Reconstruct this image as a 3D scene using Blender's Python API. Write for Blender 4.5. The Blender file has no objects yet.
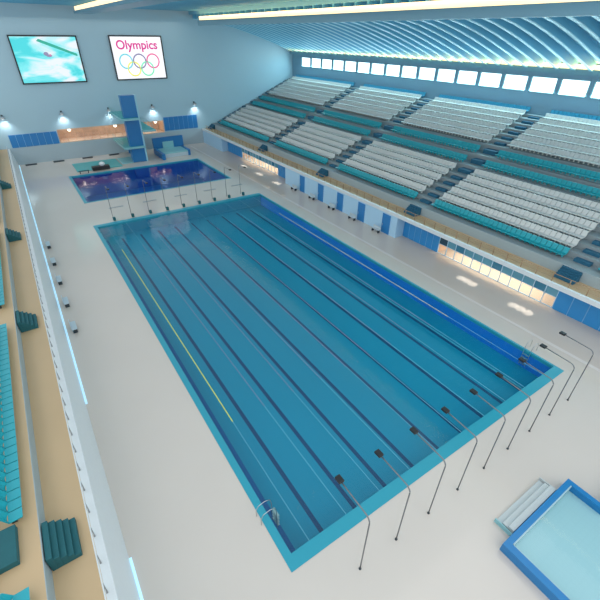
import bpy, bmesh, math, random
from mathutils import Vector, Matrix
random.seed(7)
SC = bpy.context.scene
COL = SC.collection

# ------------------------------------------------------------------ materials
def schlick(nt, f0, normal=None):
    lw = nt.nodes.new('ShaderNodeLayerWeight'); lw.inputs['Blend'].default_value = .5
    if normal is not None: nt.links.new(normal, lw.inputs['Normal'])
    p = nt.nodes.new('ShaderNodeMath'); p.operation = 'POWER'; p.inputs[1].default_value = 5
    nt.links.new(lw.outputs['Facing'], p.inputs[0])
    m = nt.nodes.new('ShaderNodeMath'); m.operation = 'MULTIPLY_ADD'; m.inputs[1].default_value = 1-f0; m.inputs[2].default_value = f0
    nt.links.new(p.outputs[0], m.inputs[0])
    return m.outputs[0]
MATS = {}
def mat(name, rgb, rough=0.5, metal=0.0, noise=0.0, nscale=4.0, emit=None, estr=0.0, spec=0.5, bump=0.0, bscale=30.0):
    m = bpy.data.materials.new(name); m.use_nodes = True
    nt = m.node_tree; b = nt.nodes['Principled BSDF']
    b.inputs['Base Color'].default_value = (*rgb, 1)
    b.inputs['Roughness'].default_value = rough
    b.inputs['Metallic'].default_value = metal
    b.inputs['Specular IOR Level'].default_value = spec
    tc = nt.nodes.new('ShaderNodeTexCoord')
    n = nt.nodes.new('ShaderNodeTexNoise'); n.inputs['Scale'].default_value = nscale; n.inputs['Detail'].default_value = 4
    nt.links.new(tc.outputs['Object'], n.inputs['Vector'])
    mx = nt.nodes.new('ShaderNodeMix'); mx.data_type = 'RGBA'
    a = noise if noise > 0 else 0.03
    mx.inputs['A'].default_value = tuple(c*(1-a) for c in rgb) + (1,)
    mx.inputs['B'].default_value = tuple(min(1, c*(1+a)) for c in rgb) + (1,)
    nt.links.new(n.outputs['Fac'], mx.inputs['Factor'])
    nt.links.new(mx.outputs['Result'], b.inputs['Base Color'])
    if bump:
        n2 = nt.nodes.new('ShaderNodeTexNoise'); n2.inputs['Scale'].default_value = bscale
        nt.links.new(tc.outputs['Object'], n2.inputs['Vector'])
        bp = nt.nodes.new('ShaderNodeBump'); bp.inputs['Strength'].default_value = bump
        nt.links.new(n2.outputs['Fac'], bp.inputs['Height']); nt.links.new(bp.outputs['Normal'], b.inputs['Normal'])
    if emit:
        b.inputs['Emission Color'].default_value = (*emit, 1); b.inputs['Emission Strength'].default_value = estr
    MATS[name] = m
    return m

def tile_mat(name, c1, c2, scale=1.0, rough=0.2, mortar=0.02, w=1.0, h=1.0):
    m = bpy.data.materials.new(name); m.use_nodes = True
    nt = m.node_tree; b = nt.nodes['Principled BSDF']
    tc = nt.nodes.new('ShaderNodeTexCoord')
    br = nt.nodes.new('ShaderNodeTexBrick'); br.offset = 0.0
    br.inputs['Scale'].default_value = scale; br.inputs['Mortar Size'].default_value = mortar
    br.inputs['Brick Width'].default_value = w; br.inputs['Row Height'].default_value = h
    br.inputs['Color1'].default_value = (*c1, 1); br.inputs['Color2'].default_value = (*c1, 1); br.inputs['Mortar'].default_value = (*c2, 1)
    nt.links.new(tc.outputs['Object'], br.inputs['Vector'])
    n = nt.nodes.new('ShaderNodeTexNoise'); n.inputs['Scale'].default_value = 0.12
    nt.links.new(tc.outputs['Object'], n.inputs['Vector'])
    mx = nt.nodes.new('ShaderNodeMix'); mx.data_type = 'RGBA'; mx.blend_type = 'MULTIPLY'
    mx.inputs['Factor'].default_value = 0.12
    nt.links.new(br.outputs['Color'], mx.inputs['A']); nt.links.new(n.outputs['Fac'], mx.inputs['B'])
    nt.links.new(mx.outputs['Result'], b.inputs['Base Color'])
    b.inputs['Roughness'].default_value = rough
    MATS[name] = m
    return m

def thin_glass(name, tint, refl=0.12, rough=0.03):
    m = bpy.data.materials.new(name); m.use_nodes = True
    nt = m.node_tree; nt.nodes.clear()
    o = nt.nodes.new('ShaderNodeOutputMaterial'); t = nt.nodes.new('ShaderNodeBsdfTransparent'); t.inputs['Color'].default_value = (*tint, 1)
    g = nt.nodes.new('ShaderNodeBsdfGlossy'); g.inputs['Roughness'].default_value = rough
    f = schlick(nt, .04)
    mx = nt.nodes.new('ShaderNodeMixShader')
    nt.links.new(f, mx.inputs[0]); nt.links.new(t.outputs[0], mx.inputs[1]); nt.links.new(g.outputs[0], mx.inputs[2]); nt.links.new(mx.outputs[0], o.inputs[0])
    MATS[name] = m
    return m

def water_mat(name, tint, rip=0.05, scale=1.2, ior=1.33):
    m = bpy.data.materials.new(name); m.use_nodes = True
    nt = m.node_tree; nt.nodes.clear()
    o = nt.nodes.new('ShaderNodeOutputMaterial'); t = nt.nodes.new('ShaderNodeBsdfTransparent'); t.inputs['Color'].default_value = (*tint, 1)
    g = nt.nodes.new('ShaderNodeBsdfGlossy'); g.inputs['Roughness'].default_value = 0.04
    tc = nt.nodes.new('ShaderNodeTexCoord'); n = nt.nodes.new('ShaderNodeTexNoise'); n.inputs['Scale'].default_value = scale; n.inputs['Detail'].default_value = 3
    bp = nt.nodes.new('ShaderNodeBump'); bp.inputs['Strength'].default_value = rip; bp.inputs['Distance'].default_value = 0.3
    nt.links.new(tc.outputs['Object'], n.inputs['Vector']); nt.links.new(n.outputs['Fac'], bp.inputs['Height'])
    nt.links.new(bp.outputs['Normal'], g.inputs['Normal']); f = schlick(nt, .03, bp.outputs['Normal'])
    mx = nt.nodes.new('ShaderNodeMixShader')
    nt.links.new(f, mx.inputs[0]); nt.links.new(t.outputs[0], mx.inputs[1]); nt.links.new(g.outputs[0], mx.inputs[2]); nt.links.new(mx.outputs[0], o.inputs[0])
    MATS[name] = m
    return m

mat('deck', (.62, .565, .515), .11, noise=.05, nscale=.15, spec=.45)
mat('deck_line', (.72, .68, .65), .2)
mat('wall_paint', (.40, .58, .67), .55, noise=.04, nscale=.1)
mat('wall_low', (.40, .50, .55), .5)
mat('wall_white', (.70, .74, .76), .4)
mat('panel_light', (.42, .66, .85), .35)
mat('back_wall', (.20, .36, .47), .6)
mat('ceiling', (.16, .44, .60), .6)
mat('rib', (.13, .43, .62), .45)
mat('rib_highlight', (.42, .74, .84), .4)
mat('fascia', (.17, .35, .46), .45)
mat('gallery', (.58, .41, .235), .45, noise=.06, nscale=.4)
mat('tier_face', (.36, .44, .47), .6)
mat('tier', (.27, .32, .34), .7, noise=.06, nscale=.8)
mat('teal_seat', (.015, .37, .44), .35)
mat('white_seat', (.66, .68, .66), .4)
mat('blue_seat', (.03, .25, .39), .4)
mat('stair_carpet', (.015, .115, .20), .75, noise=.15, nscale=3)
mat('stair_teal', (.010, .11, .13), .7, noise=.12, nscale=3)
mat('rim', (.025, .32, .43), .3)
mat('edge_band', (.004, .11, .33), .5)
mat('rim_line', (.02, .36, .50), .3)
tile_mat('pool_floor', (.002, .27, .46), (.002, .255, .435), 1.0, .4, .02, .5, .5)
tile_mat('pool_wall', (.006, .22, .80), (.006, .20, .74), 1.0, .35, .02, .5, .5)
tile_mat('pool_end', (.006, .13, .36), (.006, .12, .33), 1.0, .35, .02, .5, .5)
mat('lane_mark', (.003, .055, .17), .5)
tile_mat('deep_floor', (.012, .13, .42), (.01, .11, .38), 1.0, .4, .02, .5, .5)
tile_mat('deep_wall', (.008, .07, .42), (.006, .06, .38), 1.0, .4, .02, .5, .5)
water_mat('water', (.80, .97, .95), .06, 1.1)
water_mat('deep_water', (.75, .88, 1.0), .05, 1.4)
water_mat('small_water', (.86, .97, .98), .02, 1.0)
mat('rope_yellow', (.75, .80, .10), .4)
mat('rope_pale_yellow', (.55, .60, .35), .4)
mat('rope_red', (.16, .24, .38), .4)
mat('rope_cable', (.12, .42, .56), .4)
mat('steel', (.55, .56, .58), .28, .9)
mat('dark_metal', (.05, .07, .085), .35, .6)
mat('pole', (.22, .23, .24), .35, .7)
mat('black', (.012, .013, .016), .4)
mat('blue_door', (.02, .20, .50), .3)
mat('blue_door_light', (.03, .27, .62), .3)
mat('door_seam', (.22, .50, .80), .4)
mat('tower_blue', (.015, .17, .42), .35)
mat('tower_lit_side', (.33, .62, .74), .4)
mat('turquoise', (.04, .40, .42), .4)
mat('turquoise_pale', (.25, .52, .56), .4)
mat('white', (.80, .82, .83), .35)
mat('bench_white', (.50, .60, .66), .35)
mat('kiddy_blue', (.012, .19, .46), .3)
tile_mat('kiddy_tile', (.46, .64, .68), (.45, .63, .67), 1.0, .3, .03, .3, .3)
mat('step_grey', (.50, .55, .56), .35)
mat('room_wall', (.62, .44, .32), .6, noise=.35, nscale=.9)
mat('room_floor', (.72, .62, .55), .5)
mat('pane_blue', (.04, .22, .36), .12)
mat('pane_light', (.12, .36, .50), .12)
mat('pane_dark', (.02, .07, .11), .15)
mat('led_warm', (.9, .85, .7), .5, emit=(1.0, .66, .30), estr=1.6)
mat('lamp_glow', (.9, .9, .9), .5, emit=(.92, .97, 1.0), estr=1.1)
mat('warm_glow', (.9, .9, .9), .5, emit=(1.0, .80, .58), estr=4.0)
mat('led_blue', (.6, .8, .9), .5, emit=(.35, .72, 1.0), estr=.55)
mat('day_pane', (.9, .95, 1), .3, emit=(.88, .98, 1.0), estr=2.0)
mat('win_frame', (.40, .72, .78), .4)
mat('rail_post', (.42, .27, .16), .5, .2)
mat('rail_grey', (.30, .31, .31), .5, .3)
mat('drain', (.26, .30, .33), .6)
mat('ring_blue', (.20, .60, .68), .5, emit=(.20, .60, .68), estr=.55)
mat('ring_black', (.28, .24, .38), .5, emit=(.28, .24, .38), estr=.5)
mat('ring_red', (.78, .14, .30), .5, emit=(.78, .14, .30), estr=.6)
mat('ring_yellow', (.85, .75, .15), .5, emit=(.85, .75, .15), estr=.6)
mat('ring_green', (.22, .72, .42), .5, emit=(.22, .72, .42), estr=.6)
mat('text_pink', (.55, .04, .22), .5, emit=(.55, .04, .22), estr=.8)
mat('screen_white', (.3, .3, .3), .3, emit=(.93, .95, 1.0), estr=.95)
mat('rope_green', (.03, .35, .25), .5, emit=(.03, .35, .25), estr=.6)
thin_glass('glass', (.93, .97, 1.0))
thin_glass('glass_blue', (.60, .85, .95))

def screen_water():
    m = bpy.data.materials.new('screen_picture'); m.use_nodes = True
    nt = m.node_tree; b = nt.nodes['Principled BSDF']
    tc = nt.nodes.new('ShaderNodeTexCoord')
    mp = nt.nodes.new('ShaderNodeMapping'); mp.inputs['Rotation'].default_value = (0, .45, 0); mp.inputs['Scale'].default_value = (.16, 1, .42)
    n = nt.nodes.new('ShaderNodeTexNoise'); n.inputs['Scale'].default_value = 1.0; n.inputs['Detail'].default_value = 6; n.inputs['Distortion'].default_value = .6
    nt.links.new(tc.outputs['Object'], mp.inputs[0]); nt.links.new(mp.outputs[0], n.inputs['Vector'])
    r = nt.nodes.new('ShaderNodeValToRGB'); e = r.color_ramp.elements
    e[0].position = .40; e[0].color = (.02, .62, .68, 1); e[1].position = .58; e[1].color = (.85, .86, .92, 1)
    k = e.new(.47); k.color = (.18, .78, .82, 1)
    nt.links.new(n.outputs['Fac'], r.inputs[0])
    nt.links.new(r.outputs[0], b.inputs['Emission Color']); b.inputs['Emission Strength'].default_value = .95
    b.inputs['Base Color'].default_value = (.1, .2, .2, 1)
    MATS['screen_picture'] = m
screen_water()

# ------------------------------------------------------------------ helpers
class MB:
    def __init__(s): s.bm = bmesh.new()
    def box(s, x0, x1, y0, y1, z0, z1, shear=None):
        vs = []
        for z in (z0, z1):
            dx = dy = 0
            if shear: dx, dy = shear[0]*(z-z0), shear[1]*(z-z0)
            for x, y in ((x0, y0), (x1, y0), (x1, y1), (x0, y1)): vs.append(s.bm.verts.new((x+dx, y+dy, z)))
        for f in ((3, 2, 1, 0), (4, 5, 6, 7), (0, 1, 5, 4), (1, 2, 6, 5), (2, 3, 7, 6), (3, 0, 4, 7)):
            s.bm.faces.new([vs[i] for i in f])
        return s
    def prism(s, pts, axis, a, b):
        # pts: 2D polygon, extruded along axis 'x'/'y'/'z' from a to b
        def v(p, t):
            if axis == 'y': return (p[0], t, p[1])
            if axis == 'x': return (t, p[0], p[1])
            return (p[0], p[1], t)
        A = [s.bm.verts.new(v(p, a)) for p in pts]; B = [s.bm.verts.new(v(p, b)) for p in pts]
        n = len(pts)
        s.bm.faces.new(A); s.bm.faces.new(B[::-1])
        for i in range(n): s.bm.faces.new((A[i], B[i], B[(i+1) % n], A[(i+1) % n]))
        return s
    def tube(s, pts, r, seg=8):
        pts = [Vector(p) for p in pts]; rings = []
        for i, p in enumerate(pts):
            d = (pts[min(i+1, len(pts)-1)] - pts[max(i-1, 0)]).normalized()
            u = d.cross(Vector((0, 0, 1)))
            if u.length < .05: u = d.cross(Vector((0, 1, 0)))
            u.normalize(); w = d.cross(u).normalized()
            rr = r[i] if isinstance(r, (list, tuple)) else r
            rings.append([s.bm.verts.new(p + (u*math.cos(2*math.pi*k/seg) + w*math.sin(2*math.pi*k/seg))*rr) for k in range(seg)])
        for a, b in zip(rings, rings[1:]):
            for k in range(seg): s.bm.faces.new((a[k], a[(k+1) % seg], b[(k+1) % seg], b[k]))
        s.bm.faces.new(rings[0][::-1]); s.bm.faces.new(rings[-1])
        return s
    def ball(s, c, r, sx=1, sy=1, sz=1):
        m = Matrix.Translation(c) @ Matrix.Diagonal((sx, sy, sz, 1))
        bmesh.ops.create_uvsphere(s.bm, u_segments=14, v_segments=8, radius=r, matrix=m)
        return s
    def torus(s, c, R, r, plane='xz', seg=40, ss=6):
        rings = []
        for i in range(seg):
            a = 2*math.pi*i/seg
            ring = []
            for j in range(ss):
                b = 2*math.pi*j/ss
                q = R + r*math.cos(b)
                ring.append(s.bm.verts.new((c[0]+q*math.cos(a), c[1]+r*.5*math.sin(b), c[2]+q*math.sin(a))))
            rings.append(ring)
        for i in range(seg):
            for j in range(ss):
                s.bm.faces.new((rings[i][j], rings[i][(j+1) % ss], rings[(i+1) % seg][(j+1) % ss], rings[(i+1) % seg][j]))
        return s
    def grid(s, x0, x1, y0, y1, z, n=1, m=1):
        V = [[s.bm.verts.new((x0+(x1-x0)*i/n, y0+(y1-y0)*j/m, z)) for j in range(m+1)] for i in range(n+1)]
        for i in range(n):
            for j in range(m): s.bm.faces.new((V[i][j], V[i+1][j], V[i+1][j+1], V[i][j+1]))
        return s
    def build(s, name, material, parent=None, loc=None, bevel=0, smooth=False):
        bmesh.ops.recalc_face_normals(s.bm, faces=s.bm.faces)
        if name == 'water':
            for f in s.bm.faces:
                f.normal_update()
                if f.normal.z < 0: f.normal_flip()
        if bevel:
            bmesh.ops.bevel(s.bm, geom=list(s.bm.edges), offset=bevel, segments=2, affect='EDGES', profile=.6)
        me = bpy.data.meshes.new(name)
        if loc is not None:   # geometry given in world; move origin
            bmesh.ops.translate(s.bm, verts=s.bm.verts, vec=-Vector(loc))
        s.bm.to_mesh(me); s.bm.free()
        for m in (material if isinstance(material, (list, tuple)) else [material]): me.materials.append(MATS[m])
        if smooth:
            for p in me.polygons: p.use_smooth = True
        o = bpy.data.objects.new(name, me); COL.objects.link(o)
        if loc is not None: o.location = loc
        if parent is not None: o.parent = parent
        return o

def tag(o, label=None, cat=None, group=None, kind=None):
    if label: o['label'] = label
    if cat: o['category'] = cat
    if group: o['group'] = group
    if kind: o['kind'] = kind
    return o
def thing(name, label, cat, loc=(0, 0, 0), group=None):
    o = bpy.data.objects.new(name, None); COL.objects.link(o); o.location = loc; o.empty_display_size = .2
    return tag(o, label, cat, group)
def copy_tree(src, loc, label=None, group=None, rotz=None):
    r = src.copy(); COL.objects.link(r); r.location = loc
    if rotz is not None: r.rotation_euler = (0, 0, rotz)
    if label: r['label'] = label
    if group: r['group'] = group
    for ch in list(src.children):
        c = ch.copy(); COL.objects.link(c); c.parent = r
        for g in list(ch.children):
            d = g.copy(); COL.objects.link(d); d.parent = c
    return r
def struct(o, label=None, cat=None):
    return tag(o, label, cat, None, 'structure')
ORD = ['first', 'second', 'third', 'fourth', 'fifth', 'sixth', 'seventh', 'eighth', 'ninth', 'tenth']

# ------------------------------------------------------------------ layout constants
PW, PL = 25.8, 50.3           # main pool outer rim
GZ = 3.1                      # gallery height
YF = 90.0                     # far wall
YN = -9.0                     # nearest built end of the hall
XR, XRR = 32.3, 33.8          # right gallery wall, recessed banks
XL = -7.0
XB = 58.0                     # wall behind the stand

# ------------------------------------------------------------------ floor with openings for the pools
DP = (0.55, 25.45, 60.2, 76.6)  # diving pool outer rim
fl = MB()
def slab(x0, x1, y0, y1): fl.box(x0, x1, y0, y1, -.35, 0)
xl, xr = -6.75, 38.0
slab(xl, xr, YN-6, 0); slab(xl, 0, 0, PL); slab(PW, xr, 0, PL)
slab(xl, xr, PL, DP[2]); slab(xl, DP[0], DP[2], DP[3]); slab(DP[1], xr, DP[2], DP[3]); slab(xl, xr, DP[3], YF)
o = fl.build('floor', 'deck'); struct(o, 'pale grey polished pool deck running round both pools', 'floor')
o = MB().box(28.05, 28.4, YN-6, 88, .003, .02).build('trim_1', 'deck_line'); struct(o, 'pale line inlaid in the deck along the right side', 'trim')

# ------------------------------------------------------------------ main swimming pool
sp = thing('swimming_pool', 'large rectangular blue lane pool with a turquoise rim, ten roped lanes', 'swimming pool', (0, 0, 0))
rw = .44; rn = .74
MB().box(0, PW, 0, rn, -.3, .03).box(0, PW, PL-.8, PL, -.3, .03).box(0, rw, rn, PL-.8, -.3, .03).box(PW-.18, PW, rn, PL-.8, -.3, .03).build('rim', 'rim', sp)
D = -1.75
MB().box(rw-.2, PW-.1, rn-.2, PL-.6, D-.2, D).build('basin_floor', 'pool_floor', sp)
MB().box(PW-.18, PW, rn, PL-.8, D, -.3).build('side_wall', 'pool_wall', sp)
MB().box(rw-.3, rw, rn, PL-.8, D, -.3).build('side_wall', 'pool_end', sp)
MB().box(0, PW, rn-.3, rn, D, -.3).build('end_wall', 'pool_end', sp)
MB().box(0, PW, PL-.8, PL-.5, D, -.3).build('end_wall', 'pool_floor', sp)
for k in range(9):
    x = 2.95+2.5*k
    MB().box(x-.14, x+.14, 1.3, 48.2, D, D+.012).build('lane_marking', 'lane_mark', sp)
MB().box(PW-2.62, PW-2.5, 1.3, 48.6, D, D+.012).build('edge_marking', 'rope_cable', sp)
MB().box(rw, 1.15, 1.3, 48.6, D, D+.012).build('edge_marking', 'edge_band', sp)
MB().grid(rw, PW-.18, rn, PL-.8, -.12).build('water', 'water', sp)

# lane ropes
def rope(x, cmat, label):
    t = thing('lane_rope', label, 'lane rope', (x, 0, -.1), 'lane ropes in the main pool')
    MB().tube([(0, rn, -.0), (0, 10, 0)], .02, 6).build('cable', 'rope_cable', t)
    MB().tube([(0, 41, 0), (0, PL-.8, 0)], .015, 6).build('cable', 'rope_cable', t)
    m = MB(); y = 10.0
    m.tube([(0, 10, 0), (0, 41, 0)], .022, 6)
    while y < 41:
        m.tube([(0, y, 0), (0, y+.34, 0)], .036, 6); y += .42
    m.build('float_line', cmat, t)
for k in range(10):
    x = 1.6+2.5*k
    if k == 0: rope(x, 'rope_yellow', 'bright yellow lane rope beside the left rim of the main pool')
    elif k == 9: rope(x, 'rope_pale_yellow', 'pale yellow lane rope beside the right rim of the main pool')
    else: rope(x, 'rope_red', 'dull lane rope, %s from the left rim of the main pool' % ORD[k])

# ------------------------------------------------------------------ diving pool
dp = thing('diving_pool', 'deep blue diving pool with a turquoise rim below the diving tower', 'swimming pool')
x0, x1, y0, y1 = DP
MB().box(x0, x1, y0, y0+.35, -.3, .03).box(x0, x1, y1-.35, y1, -.3, .03).box(x0, x0+.45, y0+.35, y1-.35, -.3, .03).box(x1-.3, x1, y0+.35, y1-.35, -.3, .03).build('rim', 'rim', dp)
MB().box(x0+.1, x1-.1, y0+.1, y1-.1, -4.2, -4).build('basin_floor', 'deep_floor', dp)
MB().box(x0+.15, x0+.45, y0+.35, y1-.35, -4, -.3).box(x1-.3, x1, y0+.35, y1-.35, -4, -.3).build('side_wall', 'deep_wall', dp)
MB().box(x0, x1, y0+.1, y0+.35, -4, -.3).box(x0, x1, y1-.35, y1-.05, -4, -.3).build('end_wall', 'deep_wall', dp)
MB().grid(x0+.45, x1-.3, y0+.35, y1-.35, -.2).build('water', 'deep_water', dp)

# ------------------------------------------------------------------ curved poles at both pool ends
def make_pole(near=True):
    t = thing('curved_pole', '', 'pole', (0, 0, 0))
    s = 1 if near else -1
    pts = [(0, 0, 0), (0, 0, 2.0), (0, 0, 4.35)]
    for a in range(1, 7):
        th = math.radians(90*a/6); pts.append((0, s*.35*(1-math.cos(th)), 4.35+.35*math.sin(th)))
    pts.append((0, s*1.2, 4.74)); pts.append((0, s*2.15, 4.78))
    MB().tube(pts, .035, 8).build('pole', 'pole', t, smooth=True)
    MB().box(-.15, .15, s*2.15-.2, s*2.15+.2, 4.72, 4.86).build('lamp_head', 'black', t, bevel=.04)
    MB().tube([(0, 0, 0), (0, 0, .05)], .07, 10).build('base_plate', 'dark_metal', t)
    if not near:
        MB().box(-.17, .17, -.2-.95, .15-.95, .03, .5).build('plinth', 'stair_teal', t, bevel=.03)
    return t
def pole_label(k, near):
    end = 'near' if near else 'far'
    if k == 0: return 'leftmost thin curved pole at the %s end of the main pool' % end
    if k == 8: return 'rightmost thin curved pole at the %s end of the main pool' % end
    return 'thin curved pole, %s from the left at the %s end of main pool' % (ORD[k], end)
pn = make_pole(True)
for k in range(9):
    if k == 0: pn.location = (2.93, -1.72, 0); pn['label'] = pole_label(0, True); pn['group'] = 'curved poles at the near end of the main pool'
    else: copy_tree(pn, (2.93+2.5*k, -1.72, 0), pole_label(k, True))
pf = make_pole(False)
for k in range(9):
    if k == 0: pf.location = (2.93, PL+1.4, 0); pf['label'] = pole_label(0, False); pf['group'] = 'curved poles at the far end of the main pool'
    else: copy_tree(pf, (2.93+2.52*k, PL+1.4, 0), pole_label(k, False))
# drain grilles between the pools
for k in range(5):
    x = 4.3+5.05*k
    m = MB().box(x-1.05, x+1.05, 55.95, 56.15, .001, .02)
    for q in range(8): m.box(x-1.0+q*.26, x-.9+q*.26, 55.8, 56.3, .001, .025)
    o = m.build('drain_grille', 'drain', loc=(x, 56.05, 0))
    tag(o, 'narrow grey drain grille in the deck between the pools, %s from the left' % ORD[k], 'drain', 'drain grilles between the pools')

# pool ladders
def ladder(x, y, side, label):
    t = thing('pool_ladder', label, 'pool ladder', (x, y, 0))
    s = side
    for dy in (-.28, .28):
        MB().tube([(s*.75, dy, 0), (s*.75, dy, .55), (s*.6, dy, .85), (s*.2, dy, .95), (-.12*s, dy, .8), (-.2*s, dy, .4), (-.2*s, dy, -1.4)], .02, 8).build('handrail', 'steel', t, smooth=True)
    for q in range(4):
        MB().box(-.28*s-.06, -.28*s+.1, -.28, .28, -.25-.32*q, -.21-.32*q).build('rung', 'steel', t)
ladder(PW-.2, 2.9, 1, 'steel pool ladder at the near right corner of the main pool')
ladder(.62, 3.1, -1, 'steel pool ladder at the near left corner of the main pool')

# ------------------------------------------------------------------ raised small pool, bottom right
kp = thing('raised_pool', 'raised shallow pool with a blue rim and pale water beside the near deck', 'pool', (0, 0, 0))
H = .6
outer = [(9.55, -5.02), (16.05, -5.02), (16.05, -6.8), (19.5, -6.8), (19.5, -14), (9.55, -14)]
inner = [(9.95, -5.32), (15.76, -5.32), (15.76, -7.1), (19.1, -7.1), (19.1, -13.6), (9.95, -13.6)]
m = MB(); bm = m.bm
def ringloop(P, z): return [bm.verts.new((p[0], p[1], z)) for p in P]
A, B, C_, D_ = ringloop(outer, 0), ringloop(outer, H), ringloop(inner, H), ringloop(inner, .12)
for P, Q in ((A, B), (B, C_), (C_, D_)):
    for i in range(6): bm.faces.new((P[i], P[(i+1) % 6], Q[(i+1) % 6], Q[i]))
bmesh.ops.recalc_face_normals(bm, faces=bm.faces)
m.build('rim', 'kiddy_blue', kp)
MB().prism([(p[0], p[1]) for p in inner], 'z', .02, .12).build('basin_floor', 'kiddy_tile', kp)
m = MB(); vs = [m.bm.verts.new((p[0], p[1], .5)) for p in inner]; m.bm.faces.new(vs); m.build('water', 'small_water', kp)
m = MB()
for P, Q in (((9.95, -13.6), (9.95, -5.32)), ((9.95, -5.32), (15.7, -5.32))):
    xa, xb = sorted((P[0], Q[0])); ya, yb = sorted((P[1], Q[1]))
    m.box(xa-.0, xb+.06, ya-.06, yb, .12, .56)
m.build('inner_ledge', 'kiddy_tile', kp)
st = thing('pool_steps', 'pale three tread steps leading up to the raised shallow pool', 'steps', (10.6, -5.0, 0))
for q in range(3):
    MB().box(.1, 4.3, .02, .95-.3*q, .16*q, .16*q+.15).build('tread', 'step_grey', st, bevel=.02)
MB().box(-.02, .04, .02, 1.0, 0, .3).build('side_panel', 'turquoise_pale', st)
MB().box(4.36, 4.42, .02, 1.0, 0, .3).build('side_panel', 'step_grey', st)

# ------------------------------------------------------------------ left gallery wall, benches, rail
o = MB().prism([(XL-.35, 0), (XL-.35, GZ), (XL, GZ), (XL+.12, 2.2), (-6.5, 0)], 'y', YN-6, YF).build('wall_left', 'wall_white'); struct(o, 'white sloping wall below the left gallery', 'wall')
for a, b, n in ((17, YF-.5, 'long'), (YN-6, 5, 'near')):
    o = MB().box(-6.5, -6.38, a, b, .0, .10).build('light_strip', 'led_blue'); tag(o, '%s pale blue strip of light at the foot of the left gallery wall' % n, 'strip light')
def make_bench(label, loc, group, rot):
    t = thing('bench', label, 'bench', loc, group)
    t.rotation_euler = (0, 0, rot)
    MB().box(-.22, .22, -.7, .7, .40, .46).build('seat', 'bench_white', t, bevel=.015)
    for y in (-.55, .55): MB().box(-.18, .18, y-.05, y+.05, 0, .40).build('leg', 'dark_metal', t)
    MB().box(.19, .24, -.7, .7, .46, .8).build('backrest', 'bench_white', t, bevel=.015)
    return t
lefty = [46.4, 41.3, 36.4, 31.5, 26.8]
b0 = make_bench('white bench below the left gallery, first from the far end', (-5.75, lefty[0], 0), 'benches along the left wall', math.pi)
for k in range(1, 5):
    copy_tree(b0, (-5.75, lefty[k], 0), 'white bench below the left gallery, %s from the far end' % ORD[k])
righty = [48.6, 43.3, 38.1, 33.2, 28.2]
b1 = make_bench('white bench below the right gallery, first from the far end', (31.6, righty[0], 0), 'benches along the right wall', 0)
for k in range(1, 5):
    copy_tree(b1, (31.6, righty[k], 0), 'white bench below the right gallery, %s from the far end' % ORD[k])

def railing(name, x, ya, yb, z, label, pm, rm, h=1.0, step=1.55, both=False):
    t = thing(name, label, 'railing', (x, 0, z))
    n = int((yb-ya)/step)
    p0 = None
    for i in range(n+1):
        if p0 is None: p0 = MB().box(-.035, .035, -.035, .035, 0, h).build('post', pm, t); p0.location = (0, ya+step*i, 0)
        else:
            p = p0.copy(); COL.objects.link(p); p.parent = t; p.location = (0, ya+step*i, 0)
    MB().tube([(0, ya, h), (0, yb, h)], .03, 6).build('top_rail', rm, t)
    MB().tube([(0, ya, h*.5), (0, yb, h*.5)], .012, 5).build('mid_rail', rm, t)
railing('gallery_railing', XL-.3, -4, YF-1, GZ, 'low railing with thin posts along the edge of the left gallery', 'rail_grey', 'wall_white', .75, 1.3)
railing('gallery_railing', XR+.45, -8, YF-1, GZ, 'low railing with brown posts along the edge of the right gallery', 'rail_post', 'rail_post', .85, 1.55)

# ------------------------------------------------------------------ galleries and stands
o = MB().box(-18, XL-.35, YN-6, YF, GZ-.25, GZ).build('floor_left_gallery', 'gallery'); struct(o, 'tan floor of the left gallery', 'floor')
o = MB().box(XR, 35.2, YN-6, YF, GZ-.3, GZ).build('floor_right_gallery', 'gallery'); struct(o, 'tan floor of the right gallery', 'floor')
o = MB().box(XR-.06, XR+.25, YN-6, YF, GZ-.3, GZ+.12).build('trim_2', 'wall_white'); struct(o, 'pale edge kerb of the right gallery', 'trim')

# tiers : (x of riser front, floor z)
rows = []   # (kind, x, z)
R0X, R0Z = 34.9, 4.15
tread = []
lower = [('teal', 36.2, 4.15), ('white', 37.6, 4.72), ('white', 38.95, 5.27), ('white', 40.3, 5.82), ('white', 41.65, 6.37), ('white', 43.0, 6.92)]
mid = [('teal', 45.0, 7.75), ('teal', 47.4, 8.75)]
upper = [('white', 49.7+1.33*k, 9.75+.56*k) for k in range(6)]
top = [('blue', 57.4, 12.9)]
rows = lower+mid+upper+top
pts = [(R0X, 3.0), (R0X, 4.15)]
edges = []
for i, (kind, x, z) in enumerate(rows[1:], 1):
    fx = x-.75 if kind != 'blue' else 56.9
    pts.append((fx, pts[-1][1])); pts.append((fx, z)); edges.append((fx, z))
pts.append((XB, rows[-1][2])); pts.append((XB, 11.5))
o = MB().prism(pts, 'y', YN-6, YF-.07).build('floor_right_stand', 'tier'); struct(o, 'stepped grey terrace of the right stand', 'floor')
o = MB().box(R0X-.03, R0X, YN-6, YF-.07, GZ, 4.15).build('wall_right_stand', 'tier_face'); struct(o, 'low grey wall at the front of the right stand', 'wall')
o = MB().box(45.9, 46.6, YN-6, YF-.07, 7.75, 7.77).build('floor_walkway', 'tier_face'); struct(o, 'pale walkway between the two teal rows of the right stand', 'floor')

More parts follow.
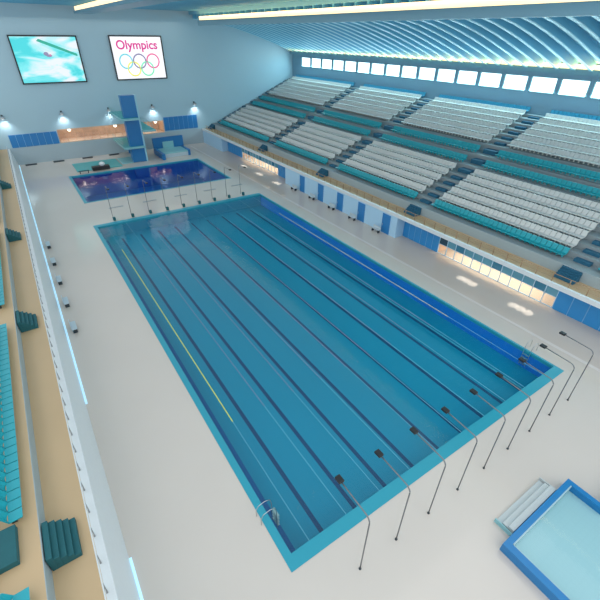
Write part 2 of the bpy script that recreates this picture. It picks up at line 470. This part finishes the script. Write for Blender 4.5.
# stairs in the aisles
AIS = [5.35, 24.8, 44.3, 63.9]
AN = ['nearest aisle', 'second aisle from the near end', 'third aisle from the near end', 'fourth aisle from the near end']
def aisle(y, label, w=1.5):
    t = thing('aisle_stairs', label, 'stairs', (0, y, 0), 'aisle stairs in the right stand')
    px, pz = 35.0, 4.15
    for i, (kind, x, z) in enumerate(rows[1:], 1):
        fx = x-.75 if kind != 'blue' else 56.9
        wide = kind == 'teal' or i in (8,)
        d = .62 if not wide else 1.1
        hw = w/2 if not wide else w/2+.2
        MB().box(fx-d, fx, -hw, hw, rows[i-1][2], rows[i-1][2]+(z-rows[i-1][2])*.55).build('step', 'stair_carpet', t, bevel=.02)
    return t
for y, n in zip(AIS, AN): aisle(y, 'dark blue aisle steps of the right stand, %s' % n)
aisle(89.1, 'dark blue carpeted steps climbing the right stand beside the far wall', 1.2)

def make_block(mm):
    t = thing('stair_block', '', 'steps', (0, 0, 0), None)
    n = 5
    for q in range(n):
        MB().box(-1.13+q*.23, -1.13+(q+1)*.23, -.9, .9, 0, .95-q*.17).build('step', mm, t, bevel=.015)
    return t
LB = make_block('stair_teal')
lys = [5.45, 24.6, 43.2, 63.7]
for k, y in enumerate(lys):
    lab = 'dark teal steps on the tan left gallery, %s' % ['nearest block, with five ridged treads', 'second block from the near end', 'third block from the near end', 'farthest block'][k]
    if k == 0: LB.location = (-7.90, y, GZ); tag(LB, lab, 'steps', 'stair blocks on the left gallery')
    else: copy_tree(LB, (-7.90, y, GZ), lab)
RB = make_block('stair_carpet')
for k, y in enumerate(AIS+[89.0]):
    lab = 'dark blue steps on the right gallery, %s' % (AN+['steps beside the far wall'])[k]
    if k == 0: RB.location = (33.72, y, GZ); RB.rotation_euler = (0, 0, math.pi); tag(RB, lab, 'steps', 'stair blocks on the right gallery')
    else: copy_tree(RB, (33.72, y, GZ), lab)

# ---- seats
def seat_mesh(kind, mm, w=.5):
    # faces -x ; origin on the tread at seat centre
    m = MB(); h = w/2
    prof = [(-.46, .33), (-.48, .43), (.12, .40), (.20, .48), (.42, .90), (.50, .90), (.36, .42), (.24, .33)]
    m.prism(prof, 'y', -h, h)
    m.box(-.05, .15, -.05, .05, 0, .36)
    return m
sections = [(-7.3, 3.9), (6.7, 23.55), (26.1, 43.05), (45.6, 62.65), (65.2, 88.2)]
SN = ['block nearest the camera', 'second block from the near end', 'third block from the near end', 'fourth block from the near end', 'block beside the far wall']
SS = ['nearest block', 'second block', 'third block', 'fourth block', 'farthest block']
RN = {i: n for i, n in enumerate(['teal front row', 'lowest white row', 'second white row', 'third white row', 'fourth white row', 'fifth white row', 'teal row below the walkway', 'teal row above the walkway', 'sixth white row', 'seventh white row', 'eighth white row', 'ninth white row', 'tenth white row', 'eleventh white row', 'blue top row under the windows'])}
lists = {'teal': [], 'white': [], 'blue': []}
P = .55
for ri, (kind, x, z) in enumerate(rows):
    for si, (a, b) in enumerate(sections):
        n = int((b-a)/P)
        for q in range(n):
            y = a+P*(q+.5)+((b-a)-n*P)/2
            if si == 0 and y < -1.5 - (x-36)*(-.62) and False: continue
            lists[kind].append((x, y, z, ri, si))
cam_p = Vector((-4.68, -7.32, 22.0))
# keep only what the camera can see (right frame edge)
CM = [[0.832, -0.555, 0.011], [0.301, 0.468, 0.831], [-0.466, -0.688, 0.557]]
def inframe(x, y, z):
    d = (x-cam_p.x, y-cam_p.y, z-cam_p.z)
    q = [sum(CM[i][j]*d[j] for j in range(3)) for i in range(3)]
    u = 300+395.16*q[0]/-q[2]; v = 300-395.16*q[1]/-q[2]
    return q[2] < 0 and -8 < u < 608 and -10 < v < 610
def place_seats(kind, mm, rest_label, rest_cat):
    L = [s for s in lists[kind] if inframe(s[0], s[1], s[2]+.5)]
    L.sort(key=lambda s: (Vector(s[:3])-cam_p).length)
    ind, rest = L[:CAP[kind]], L[CAP[kind]:]
    proto = None
    for x, y, z, ri, si in ind:
        lab = 'seat in the %s, %s of the right stand' % (RN[ri], SS[si])
        grp = '%s seats, %s, %s of the right stand' % (kind, RN[ri], SN[si])
        if proto is None:
            proto = seat_mesh(kind, mm).build('stadium_seat', mm); s = proto
        else:
            s = proto.copy(); COL.objects.link(s)
        s.location = (x, y, z); tag(s, lab, 'seat', grp)
    if proto is None: proto = seat_mesh(kind, mm).build('tmp_seat', mm); COL.objects.unlink(proto)
    if rest:
        verts = []; faces = []
        vs = [v.co.copy() for v in proto.data.vertices]; fs = [list(p.vertices) for p in proto.data.polygons]
        for x, y, z, ri, si in rest:
            o0 = len(verts)
            verts += [(v.x+x, v.y+y, v.z+z) for v in vs]; faces += [[i+o0 for i in f] for f in fs]
        me = bpy.data.meshes.new('distant_seats'); me.from_pydata(verts, [], faces); me.materials.append(MATS[mm])
        o = bpy.data.objects.new('distant_seats', me); COL.objects.link(o)
        tag(o, rest_label, rest_cat, None, 'stuff')
# left stand seats first, so that the teal cap counts them
XLF = -9.1
o = MB().prism([(XLF, 0), (XLF, 4.15), (-10.95, 4.15), (-10.95, 4.72), (-12.3, 4.72), (-12.3, 5.27), (-18, 5.27), (-18, 0)], 'y', YN-6, YF-.07).build('floor_left_stand', 'gallery'); struct(o, 'stepped tan terrace of the left stand', 'floor')
o = MB().box(XLF, XLF+.03, YN-6, YF-.07, GZ, 4.15).build('wall_left_stand', 'tier_face'); struct(o, 'low grey wall at the front of the left stand', 'wall')
def make_left_seat():
    t = thing('stadium_seat', '', 'seat', (0, 0, 0))
    h = .25
    m = MB().prism([(.32, .36), (.36, .42), (-.10, .40), (-.18, .42), (-.2, .34)], 'y', -h, h)
    m.build('seat', 'teal_seat', t)
    m = MB()
    bm = m.bm; n = 6
    fr, bk = [], []
    for i in range(n+1):
        y = -h+2*h*i/n; c = .09*(1-(2*i/n-1)**2)
        fr.append([bm.verts.new((-.14-c, y, .40)), bm.verts.new((-.34-c, y, .90))])
        bk.append([bm.verts.new((-.19-c, y, .38)), bm.verts.new((-.40-c, y, .89))])
    for i in range(n):
        bm.faces.new((fr[i][0], fr[i+1][0], fr[i+1][1], fr[i][1])); bm.faces.new((bk[i][0], bk[i][1], bk[i+1][1], bk[i+1][0]))
        bm.faces.new((fr[i][1], fr[i+1][1], bk[i+1][1], bk[i][1])); bm.faces.new((fr[i][0], bk[i][0], bk[i+1][0], fr[i+1][0]))
    for i in (0, n): bm.faces.new((fr[i][0], fr[i][1], bk[i][1], bk[i][0]))
    m.build('backrest', 'teal_seat', t)
    MB().box(-.15, .05, -.05, .05, 0, .37).build('leg', 'dark_metal', t)
    return t
LS = None; nl = 0
for ri, (x, z) in enumerate([(-9.88, 4.15), (-11.3, 4.72), (-12.7, 5.27)]):
    for si, (a, b) in enumerate([(-3, 3.9), (6.7, 23.4), (26.1, 43.05), (45.6, 62)]):
        n = int((b-a)/P)
        for q in range(n):
            y = a+P*(q+.5)
            if not inframe(x+.35, y, z+.6): continue
            lab = 'teal seat in the %s row, %s of the left stand' % (['front', 'second', 'third'][ri], SS[si])
            grp = lab.replace('teal seat', 'teal seats')
            if LS is None: LS = make_left_seat(); LS.location = (x, y, z); tag(LS, lab, 'seat', grp)
            else: copy_tree(LS, (x, y, z), lab, grp)
            nl += 1
CAP = {'teal': 80, 'white': 300-80-nl, 'blue': 0}
print('left seats', nl)
place_seats('teal', 'teal_seat', 'long rows of teal seats in the farther blocks of the right stand', 'seats')
place_seats('white', 'white_seat', 'many rows of white seats filling the farther blocks of the right stand', 'seats')
place_seats('blue', 'blue_seat', 'long blue seat row along the top of the right stand towards the far wall', 'seats')
# raised stair block in the left stand near aisle
o = MB().box(-10.95, -9.85, 4.9, 6.6, 4.15, 4.5).build('aisle_step', 'stair_teal', bevel=.03); tag(o, 'dark teal carpeted step between seat blocks of the left stand', 'steps')

# ------------------------------------------------------------------ right wall under the gallery
m = MB()
for a, b in ((25.3, 52.4), (79.2, YF)): m.box(XR, XR+.3, a, b, 0, GZ-.3)
m.box(XR+.3, XRR+.3, 25.3, 25.45, 0, GZ-.3); m.box(XR+.3, XRR+.3, 52.25, 52.4, 0, GZ-.3); m.box(XR+.3, XRR+.3, 79.2, 79.35, 0, GZ-.3)
o = m.build('wall_right', 'panel_light'); struct(o, 'pale blue wall below the right gallery', 'wall')
dn = 1
for k, y in enumerate([47.0, 41.8, 36.9, 32.1, 27.15]):
    t = thing('door_%d' % dn, 'narrow blue door in the pale wall below the right gallery, %s from the far end' % ORD[k], 'door', (XR, y, 0)); t['kind'] = 'structure'; dn += 1
    MB().box(-.05, .02, -.75, .75, 0, 2.62).build('door_leaf', 'blue_door', t, bevel=.01)
    MB().box(-.07, -.0, -.86, -.76, 0, 2.7).build('door_frame', 'panel_light', t)
    MB().box(-.07, -.0, .76, .86, 0, 2.7).build('door_frame', 'panel_light', t)
    MB().tube([(-.1, .55, .95), (-.1, .55, 1.25)], .025, 6).build('door_handle', 'steel', t)
def bank(ya, yb, n, label):
    global dn
    t = thing('door_%d' % dn, label, 'door', (XRR, ya, 0)); t['kind'] = 'structure'; dn += 1
    w = (yb-ya)/n
    for i in range(n):
        MB().box(-.08, .02, i*w+.04, (i+1)*w-.04, 0, GZ-.3).build('door_leaf', 'blue_door_light', t, bevel=.01)
        MB().box(-.04, .02, (i+1)*w-.04, (i+1)*w+.04, 0, GZ-.3).build('door_jamb', 'door_seam', t)
bank(19.5, 25.3, 6, 'bank of tall blue doors left of the nearer lit window band')
bank(-4.6, 5.3, 7, 'bank of tall blue doors at the right frame edge')
bank(72.2, 79.2, 6, 'bank of blue doors at the far end of the right wall')
bank(52.4, 57.3, 5, 'bank of blue doors right of the farther lit window band')
wn = 1
def glazed(ya, yb, n, label, dark0):
    global wn
    t = thing('window_%d' % wn, label, 'window', (XRR, ya, 0)); t['kind'] = 'structure'; wn += 1
    w = (yb-ya)/n
    for i in range(n):
        u = n-1-i   # counted from the far end
        mm = 'pane_dark' if (dark0 and u == 0) else ('pane_blue' if u % 4 in (2, ) else 'pane_light')
        MB().box(-.03, .02, i*w+.05, (i+1)*w-.05, 1.25, GZ-.3).build('upper_panel', mm, t)
        MB().box(0, .004, i*w+.05, (i+1)*w-.05, .06, 1.2).build('pane', 'glass', t)
    m = MB()
    for i in range(n+1): m.box(-.05, .05, i*w-.04, i*w+.04, 0, GZ-.3)
    m.box(-.05, .05, 0, yb-ya, 0, .06).box(-.05, .05, 0, yb-ya, 1.19, 1.25)
    m.build('window_frame', 'panel_light', t)
    # lit room behind
    r = MB(); r.box(XRR+4, XRR+4.2, ya, yb, 0, GZ-.3)
    r.box(XRR+.1, XRR+4, ya-.2, ya, 0, GZ-.3).box(XRR+.1, XRR+4, yb, yb+.2, 0, GZ-.3)
    o = r.build('wall_room_%d' % wn, 'room_wall'); struct(o, 'warm coloured wall of the lit room behind the window band', 'wall')
    for j in range(3):
        yy = ya+(yb-ya)*(.22+.28*j)
        L = bpy.data.lights.new('room_lamp', 'AREA'); L.shape = 'RECTANGLE'; L.size = 1.2; L.size_y = 3; L.energy = 190; L.color = (1, .74, .50)
        lo = bpy.data.objects.new('room_lamp_light', L); COL.objects.link(lo); lo.location = (XRR+1.4, yy, GZ-.42)
glazed(5.3, 19.5, 12, 'nearer band of blue and clear glazing with warm light behind, below the right gallery', True)
glazed(57.3, 72.2, 12, 'farther band of blue and clear glazing with warm light behind, below the right gallery', False)
# triple ceiling lamps in the rooms and their light
def triple(x, y, z, label):
    t = thing('ceiling_lamp', label, 'lamp', (x, y, z), 'triple ceiling lamps in the lit rooms')
    MB().box(-.3, .3, -1.15, 1.15, 0, .06).build('housing', 'white', t)
    for q in (-.75, 0, .75):
        MB().ball((0, q, -.08), .26, .9, 1.1, .45).build('bulb', 'warm_glow', t, smooth=True)
triple(XRR+1.8, 15.7, GZ-.36, 'triple round ceiling lamp behind the nearer glazing, left one')
triple(XRR+1.8, 8.6, GZ-.36, 'triple round ceiling lamp behind the nearer glazing, right one')
triple(XRR+1.8, 68.5, GZ-.36, 'triple round ceiling lamp behind the farther glazing, left one')
triple(XRR+1.8, 61.0, GZ-.36, 'triple round ceiling lamp behind the farther glazing, right one')

def downlight(y, label):
    t = thing('triple_downlight', label, 'lamp', (XR+.45, y, GZ-.3), 'triple downlights under the right gallery')
    MB().box(-.2, .2, -1.1, 1.1, -.06, 0).build('housing', 'white', t)
    for q in (-.75, 0, .75):
        MB().ball((0, q, -.07), .13, 1, 1, .4).build('bulb', 'warm_glow', t, smooth=True)
        L = bpy.data.lights.new('downlight', 'SPOT'); L.energy = 420; L.spot_size = math.radians(19); L.spot_blend = .5; L.shadow_soft_size = .05; L.color = (1, .93, .82)
        lo = bpy.data.objects.new('downlight_beam', L); COL.objects.link(lo); lo.location = (XR+.45, y+q, GZ-.5); lo.rotation_euler = (0, math.radians(33), 0)
for y, n in ((13.1, 'left'), (6.9, 'right')): downlight(y, 'triple downlight under the right gallery at the nearer glazing, %s one' % n)
for y, n in ((66.1, 'left'), (59.9, 'middle'), (53.2, 'right')): downlight(y, 'triple downlight under the right gallery at the farther glazing, %s one' % n)

# ------------------------------------------------------------------ far wall
wf = MB()
LO, HI = 3.2, 5.75    # strip opening
XW0, XW1 = 1.9, 23.3
wf.box(-18, XB+.4, YF, YF+.3, HI, 27.5); wf.box(-18, XW0, YF, YF+.3, LO, HI); wf.box(XW1, XB+.4, YF, YF+.3, LO, HI)
o = wf.build('wall_far', 'wall_paint'); struct(o, 'pale blue grey far end wall carrying the two screens', 'wall')
o = MB().box(-18, XB, YF-.06, YF+.24, 0, LO).build('wall_far_lower', 'wall_low'); struct(o, 'grey lower part of the far end wall', 'wall')
t = thing('window_3', 'long warm lit interior window in the far wall behind the diving tower', 'window', (0, YF, 0)); t['kind'] = 'structure'
m = MB(); n = 14
for i in range(n+1):
    x = XW0+(XW1-XW0)*i/n; m.box(x-.03, x+.03, -.02, .06, LO, HI)
m.box(XW0, XW1, -.04, .06, LO, LO+.1).box(XW0, XW1, -.04, .06, HI-.1, HI)
m.build('window_frame', 'room_wall', t)
MB().box(XW0, XW1, .0, .02, LO+.1, HI-.1).build('pane', 'glass', t)
o = MB().box(XW0-1, XW1+1, YF+5, YF+5.2, 0, 7).box(XW0-.2, XW0, YF+.3, YF+5, 0, 7).box(XW1, XW1+.2, YF+.3, YF+5, 0, 7).box(XW0, XW1, YF+.3, YF+5, 6.4, 6.6).build('wall_lit_room', 'room_wall'); struct(o, 'warm coloured wall of the lit room behind the far window', 'wall')
o = MB().box(XW0-1, XW1+1, YF+.3, YF+5, LO-.3, LO-.1).build('floor_lit_room', 'room_floor'); struct(o, 'floor of the lit room behind the far window', 'floor')
for j, xx in enumerate((5, 12, 20)):
    L = bpy.data.lights.new('room_lamp', 'AREA'); L.shape = 'RECTANGLE'; L.size = 4; L.size_y = 2; L.energy = 130; L.color = (1, .74, .52)
    lo = bpy.data.objects.new('room_lamp_light', L); COL.objects.link(lo); lo.location = (xx, YF+1.8, 6.35)
for xx, lab in ((4.2, 'left'), (13.2, 'middle'), (21.9, 'right')):
    t = thing('ceiling_lamp', 'small round glowing lamp behind the far lit window, %s one' % lab, 'lamp', (xx, YF+1.2, 5.6), 'round lamps behind the far window')
    MB().ball((0, 0, -.25), .32).build('bulb', 'warm_glow', t, smooth=True)
    MB().tube([(0, 0, 0), (0, 0, .8)], .03, 6).build('stem', 'white', t)
def blue_panel(xa, xb, za, zb, n, num, label):
    t = thing('door_%d' % num, label, 'door', (xa, YF, za)); t['kind'] = 'structure'
    w = (xb-xa)/n
    for i in range(n):
        MB().box(i*w+.04, (i+1)*w-.04, -.10, .0, 0, zb-za).build('door_leaf', 'blue_door', t, bevel=.01)
        if i: MB().box(i*w-.03, i*w+.03, -.08, 0, 0, zb-za).build('door_jamb', 'door_seam', t)
blue_panel(-6.5, 1.75, LO, 5.5, 7, 10, 'row of blue panels in the far wall left of the lit window')
blue_panel(23.4, 31.3, LO+.3, 6.3, 7, 11, 'row of blue panels in the far wall right of the diving tower')

# wall lamps
def wall_lamp(x, label):
    t = thing('wall_lamp', label, 'lamp', (x, YF, 8.8), 'wall lamps on the far wall')
    MB().box(-.16, .16, -.12, 0, -.2, .3).build('bracket', 'dark_metal', t)
    m = MB()
    m.tube([(0, -.55, .12), (0, -.55, -.1), (0, -.55, -.3)], [.10, .38, .46], 16); m.build('lamp_shade', 'steel', t, smooth=True)
    MB().ball((0, -.55, -.30), .30, 1, 1, .4).build('bulb', 'lamp_glow', t, smooth=True)
    MB().tube([(0, -.05, .15), (0, -.55, .15)], .05, 6).build('arm', 'dark_metal', t)
    L = bpy.data.lights.new('wall_lamp', 'SPOT'); L.energy = 330; L.spot_size = math.radians(120); L.spot_blend = 1; L.shadow_soft_size = .3; L.color = (.95, .98, 1)
    lo = bpy.data.objects.new('wall_lamp_light', L); COL.objects.link(lo); lo.location = (x, YF-.75, 8.2); lo.rotation_euler = (math.radians(18), 0, 0)
for x, l in ((-6.3, 'far wall lamp at the left frame edge'), (3.6, 'wall lamp on the far wall above the left end of the lit window'), (12.4, 'wall lamp on the far wall left of the diving tower'), (21.4, 'wall lamp on the far wall right of the diving tower'), (31.0, 'wall lamp on the far wall above the right end of the blue panels')):
    wall_lamp(x, l)

# screens
def screen(xa, xb, za, zb, label, pic):
    t = thing('wall_screen', label, 'screen', ((xa+xb)/2, YF, (za+zb)/2))
    w, h = (xb-xa)/2, (zb-za)/2; f = .22
    MB().box(-w, w, -.35, -.05, h-f, h).box(-w, w, -.35, -.05, -h, -h+f).box(-w, -w+f, -.35, -.05, -h+f, h-f).box(w-f, w, -.35, -.05, -h+f, h-f).build('frame', 'black', t)
    MB().box(-w+f, w-f, -.22, -.05, -h+f, h-f).build('display', pic, t)
    return t, w, h
t, w, h = screen(-1.25, 9.75, 13.85, 21.5, 'left wall screen showing a swimmer in turquoise water', 'screen_picture')
# swimmer in the picture, lane rope
MB().ball((-.3, -.24, .95), .34, 1.2, .06, .9).ball((.15, -.24, .65), .42, 1.2, .05, .5).build('swimmer_picture', 'ring_black', t)
MB().prism([(-1.3, h-.9), (-.9, h-.55), (4.9, h-2.9), (4.9, h-3.3)], 'y', -.24, -.225).build('rope_picture', 'rope_green', t)
MB().ball((.35, -.25, .75), .16, 1.2, .06, .9).build('face_picture', 'ring_red', t)
t, w, h = screen(15.4, 25.7, 13.9, 21.6, 'right wall screen with five coloured rings under pink lettering', 'screen_white')
rr = 1.22
for nm, cx, cz, mm in (('ring', -2.7, -.55, 'ring_blue'), ('ring', 0, -.55, 'ring_black'), ('ring', 2.7, -.55, 'ring_red'), ('ring', -1.35, -1.9, 'ring_yellow'), ('ring', 1.35, -1.9, 'ring_green')):
    c = MB().torus((cx, -.26, cz), rr, .13).build(nm, mm, t)
    c['label'] = {'ring_blue': 'blue ring', 'ring_black': 'dark ring', 'ring_red': 'red ring', 'ring_yellow': 'yellow ring', 'ring_green': 'green ring'}[mm]
cu = bpy.data.curves.new('lettering', 'FONT'); cu.body = 'Olympics'; cu.size = 2.15; cu.extrude = .015; cu.offset = .045; cu.align_x = 'CENTER'
tmp = bpy.data.objects.new('tmp', cu); COL.objects.link(tmp)
bpy.context.view_layer.update()
me = bpy.data.meshes.new_from_object(tmp.evaluated_get(bpy.context.evaluated_depsgraph_get()))
COL.objects.unlink(tmp); bpy.data.objects.remove(tmp)
me.materials.clear(); me.materials.append(MATS['text_pink'])
lt = bpy.data.objects.new('lettering', me); COL.objects.link(lt); lt.parent = t; lt.location = (0, -.26, 1.55); lt.rotation_euler = (math.pi/2, 0, 0)

# floor marks along the far wall
for k, x in enumerate((-4.4, .5, 5.9, 11.2)):
    o = MB().box(x-1, x+1, YF-1.5, YF-1.1, 0, .22).build('floor_grille', 'dark_metal', loc=(x, YF-1.3, 0), bevel=.01)
    tag(o, 'low dark grille box at the foot of the far wall, %s from the left' % ORD[k], 'vent', 'grilles at the foot of the far wall')

# ------------------------------------------------------------------ diving tower
dt = thing('diving_tower', 'blue diving tower with three turquoise platforms behind the diving pool', 'diving tower', (14.5, 80, 0))
MB().box(-1.35, 1.25, .0, 1.2, 0, 12.2).build('column', 'tower_blue', dt, bevel=.03)
MB().box(1.25, 1.55, .0, 1.2, 0, 12.2).build('lit_side', 'tower_lit_side', dt)  # column's right face, its brighter lighting put into a paler colour
def platform(xa, xb, ya, yb, z, rails):
    p = MB().box(xa, xb, ya, yb, z-.22, z).build('platform', 'turquoise', dt, bevel=.02)
    MB().box(xa, xb, ya-.12, ya, z-.3, z+.06).build('edge', 'turquoise_pale', p)
    MB().box(xa-.08, xa, ya-.12, yb, z-.3, z+.06).build('edge', 'turquoise_pale', p)
    for x in rails:
        m = MB()
        for yy in [ya+1.5+(yb-ya-1.5)*q/4 for q in range(5)]: m.tube([(x, yy, z), (x, yy, z+1)], .03, 6)
        m.tube([(x, ya+1.5, z+1), (x, yb, z+1)], .035, 6).tube([(x, ya+1.5, z+.5), (x, yb, z+.5)], .025, 6)
        m.build('handrail', 'turquoise_pale', p)
platform(-2.1, .95, -1.3, 9.4, 8.35, (-2.05,))
platform(-2.6, 1.3, -.7, 9.2, 3.1, (-2.55,))
platform(1.56, 3.9, -.9, 9.4, 6.0, (3.85,))
MB().box(-1.0, 1.2, 1.2, 3.2, 0, 8.1).build('rear_support', 'tower_blue', dt)
MB().box(-.2, .4, 8.2, 8.8, 0, 2.8).build('rear_column', 'tower_blue', dt)
MB().box(2.5, 3.0, 8.2, 8.8, 0, 5.7).build('rear_column', 'tower_blue', dt)

# low springboard stand
t = thing('springboard_stand', 'low blue stand with a pale platform right of the diving tower', 'springboard', (22.2, 83, 0))
MB().box(-3.3, 3.4, 2.0, 2.5, 0, 3.2).build('back_panel', 'tower_blue', t, bevel=.03)
MB().box(-1.3, 1.1, 1.9, 2.02, .9, 2.3).build('panel_opening', 'turquoise_pale', t)
MB().box(-2.8, 2.6, -2.6, 1.9, .75, 1.0).build('platform', 'turquoise_pale', t, bevel=.02)
MB().box(-3.4, -2.8, -4.2, 2.0, 0, 1.15).build('side_panel', 'tower_blue', t, bevel=.02)
MB().box(2.6, 3.1, -2.8, 2.0, 0, 1.15).build('side_panel', 'tower_blue', t, bevel=.02)
MB().box(-2.8, 2.6, -2.6, -2.5, 0, .75).build('front_panel', 'bench_white', t)
# mats and small items behind the pool
o = MB().box(2.4, 10.6, 78.6, 85.0, 0, .12).build('floor_mat', 'turquoise', bevel=.03); tag(o, 'turquoise mat on the deck behind the diving pool', 'mat')
o = MB().box(10.9, 15.0, 80.0, 85.0, 0, .10).build('floor_mat', 'turquoise_pale', bevel=.03); tag(o, 'pale grey green mat on the deck left of the tower foot', 'mat')
t = thing('equipment_box', 'black box with a white round top behind the diving pool', 'box', (6.6, 78.2, .0))
MB().box(-1.6, 1.5, -.6, .6, .12, .75).build('body', 'black', t, bevel=.05)
MB().ball((.3, .1, 1.05), .5, 1.1, 1, .8).build('dome', 'white', t, smooth=True)
t = thing('stool', 'small dark blue stool on the deck left of the black box', 'stool', (3.4, 77.3, 0))
MB().box(-.9, .9, -.25, .25, .4, .5).build('seat', 'stair_teal', t)
for x in (-.7, .7): MB().box(x-.06, x+.06, -.2, .2, 0, .4).build('leg', 'dark_metal', t)

# ------------------------------------------------------------------ wall behind the stand with clerestory
CZ0, CZ1 = 15.65, 17.6
WP = 4.16; wy = [83.95-WP*k for k in range(24)]
m = MB(); m.box(XB, XB+.4, YN-6, YF, 12.0, CZ0); m.box(XB, XB+.4, YN-6, YF, CZ1, 20.5)
prev = YF
for y in wy:
    m.box(XB, XB+.4, y+WP/2-.24, prev, CZ0, CZ1); prev = y-WP/2+.24
o = m.build('wall_back', 'back_wall'); struct(o, 'grey blue wall above the right stand with a band of windows', 'wall')
for k, y in enumerate(wy):
    if y < 8: break
    t = thing('window_%d' % (4+k), 'bright square clerestory window above the right stand, number counted from the far wall', 'window', (XB, y, CZ0)); t['kind'] = 'structure'
    t['label'] = 'bright clerestory window above the right stand, about %d metres from the far wall' % int(YF-y)
    hw = WP/2-.24
    f = MB().box(-.05, .2, -hw, -hw+.12, 0, CZ1-CZ0).box(-.05, .2, hw-.12, hw, 0, CZ1-CZ0).box(-.05, .2, -hw, hw, 0, .1).box(-.05, .2, -hw, hw, CZ1-CZ0-.1, CZ1-CZ0).build('window_frame', 'win_frame', t)
    MB().box(.1, .16, -hw+.12, hw-.12, .1, CZ1-CZ0-.1).build('pane', 'day_pane', t)
o = MB().box(XB-.8, XB, YN-6, YF, 18.15, 18.75).build('trim_3', 'fascia'); struct(o, 'blue cornice above the clerestory windows', 'trim')
o = MB().box(XB-.45, XB-.1, YN-6, YF-.5, 18.8, 19.3).build('cove_light', 'led_warm'); tag(o, 'warm strip of light on the cornice above the clerestory windows', 'strip light')

# ------------------------------------------------------------------ ceiling
prof = [(32.6, 24.7), (35.7, 24.35), (38.5, 23.95), (41.5, 23.4), (44.6, 22.65), (47.7, 21.8), (50, 21.1), (52, 20.5), (54, 19.85), (56, 19.2), (57.4, 18.75)]
dk = [(x, z+.75) for x, z in prof]+[(58.0, 19.5)]
m = MB(); m.prism(dk+[(x, z+.3) for x, z in dk[::-1]], 'y', YN-6, YF)
m.prism([(-18, 26.7), (32.6, 26.7), (32.6, 27.0), (-18, 27.0)], 'y', YN-6+16, YF).box(32.3, 32.7, YN-6, YF, 25.3, 27.0)
o = m.build('ceiling', 'ceiling'); struct(o, 'blue ceiling curving down over the right stand', 'ceiling')
def make_rib():
    t = thing('roof_rib', 'deep blue curved rib under the ceiling above the right stand', 'roof rib', (0, 0, 0), 'roof ribs above the right stand')
    low = [(x, z-.10) for x, z in prof]; up = [(x, z+.78) for x, z in prof[::-1]]
    MB().prism(low+up, 'y', -.16, .16).build('web', 'rib', t)
    lo2 = [(x, z-.19) for x, z in prof]
    MB().prism(lo2+[(x, z-.10) for x, z in prof[::-1]], 'y', -.20, .20).build('lit_edge', 'rib_highlight', t)  # pale strip paints in the highlight along the rib's lower edge
    return t
rb = make_rib(); y = 88.6; first = True
while y > 10:
    if first: rb.location = (0, y, 0); first = False
    else: copy_tree(rb, (0, y, 0))
    y -= 2.15
def make_crib():
    o = MB().prism([(-17, 26.1), (32.2, 25.8), (32.2, 26.65), (-17, 26.65)], 'y', -.2, .2).build('ceiling_beam', 'rib')
    return tag(o, 'straight blue cross beam under the ceiling above the pools', 'beam', 'cross beams above the pools')
cb = make_crib(); y = 88.6; first = True
while y > 14:
    if first: cb.location = (0, y, 0); first = False
    else: c = cb.copy(); COL.objects.link(c); c.location = (0, y, 0)
    y -= 2.15
def cove(x, y0, y1, z0, z1, label, w_=.9, two=False, hang=False):
    t = thing('cove_beam', label, 'ceiling beam', (x, 0, 0))
    MB().box(0, w_, y0, y1, z0, z1).build('fascia', 'fascia', t)
    MB().box(.25, .6, y0+.0, y1-.3, z1+.03, z1+.62).build('light_strip', 'led_warm', t)
    if two: MB().box(w_-.6, w_-.25, y0+.0, y1-.3, z1+.03, z1+.4).build('light_strip', 'led_warm', t)
    if hang:
        for q in range(6):
            yy = y0+2+(y1-y0-4)*q/5
            MB().tube([(w_/2, yy, z1), (w_/2, yy, 26.5)], .04, 6).build('hanger', 'steel', t)
cove(31.9, YN-3, 84.5, 23.40, 24.25, 'long dropped ceiling beam with a warm light strip, above the right edge of the deck')
cove(10.0, 14, 87.5, 24.75, 25.15, 'dropped ceiling beam with a warm light strip, at the top left of the photo', 3.0, True, True)

# ------------------------------------------------------------------ lights
w = bpy.data.worlds.new('World'); SC.world = w; w.use_nodes = True
bg = w.node_tree.nodes['Background']; bg.inputs[0].default_value = (.90, .96, 1.0, 1); bg.inputs[1].default_value = 1.4
def area(name, loc, rot, sx, sy, e, c):
    L = bpy.data.lights.new(name, 'AREA'); L.shape = 'RECTANGLE'; L.size = sx; L.size_y = sy; L.energy = e; L.color = c
    o = bpy.data.objects.new(name, L); COL.objects.link(o); o.location = loc; o.rotation_euler = rot
    return o
# added soft fill over the whole hall, no fixture behind it
area('hall_fill', (7, 42, 24.2), (0, 0, 0), 48, 95, 6800, (1.0, .94, .87))
# daylight from the clerestory
area('clerestory_daylight', (XB-.3, 45, 16.6), (0, math.radians(68), 0), 1.9, 84, 6500, (.50, .88, 1.0))
# warm glow of the two cove strips on the ribs
area('cove_glow', (57.2, 40, 18.95), (0, math.radians(150), 0), .5, 96, 4500, (1.0, .52, .16))
area('cove_glow', (31.6, 40, 24.5), (0, math.radians(180), 0), .4, 90, 1500, (1.0, .55, .20))

# ------------------------------------------------------------------ camera
cd = bpy.data.cameras.new('camera'); cam = bpy.data.objects.new('camera', cd); COL.objects.link(cam)
M3 = [[0.831966, -0.554717, 0.011019], [0.301302, 0.468392, 0.830558], [-0.465885, -0.687676, 0.556824]]
R = Matrix(M3).transposed()
cam.matrix_world = Matrix.Translation((-4.6843, -7.3234, 22.0128)) @ R.to_4x4()
cd.sensor_width = 36; cd.lens = 395.164*36/600; cd.clip_end = 600; cd.clip_start = .1
SC.camera = cam
SC.view_settings.view_transform = 'Standard'; SC.view_settings.look = 'None'; SC.view_settings.gamma = 1; SC.view_settings.use_curve_mapping = False
SC.view_settings.exposure = 0.0
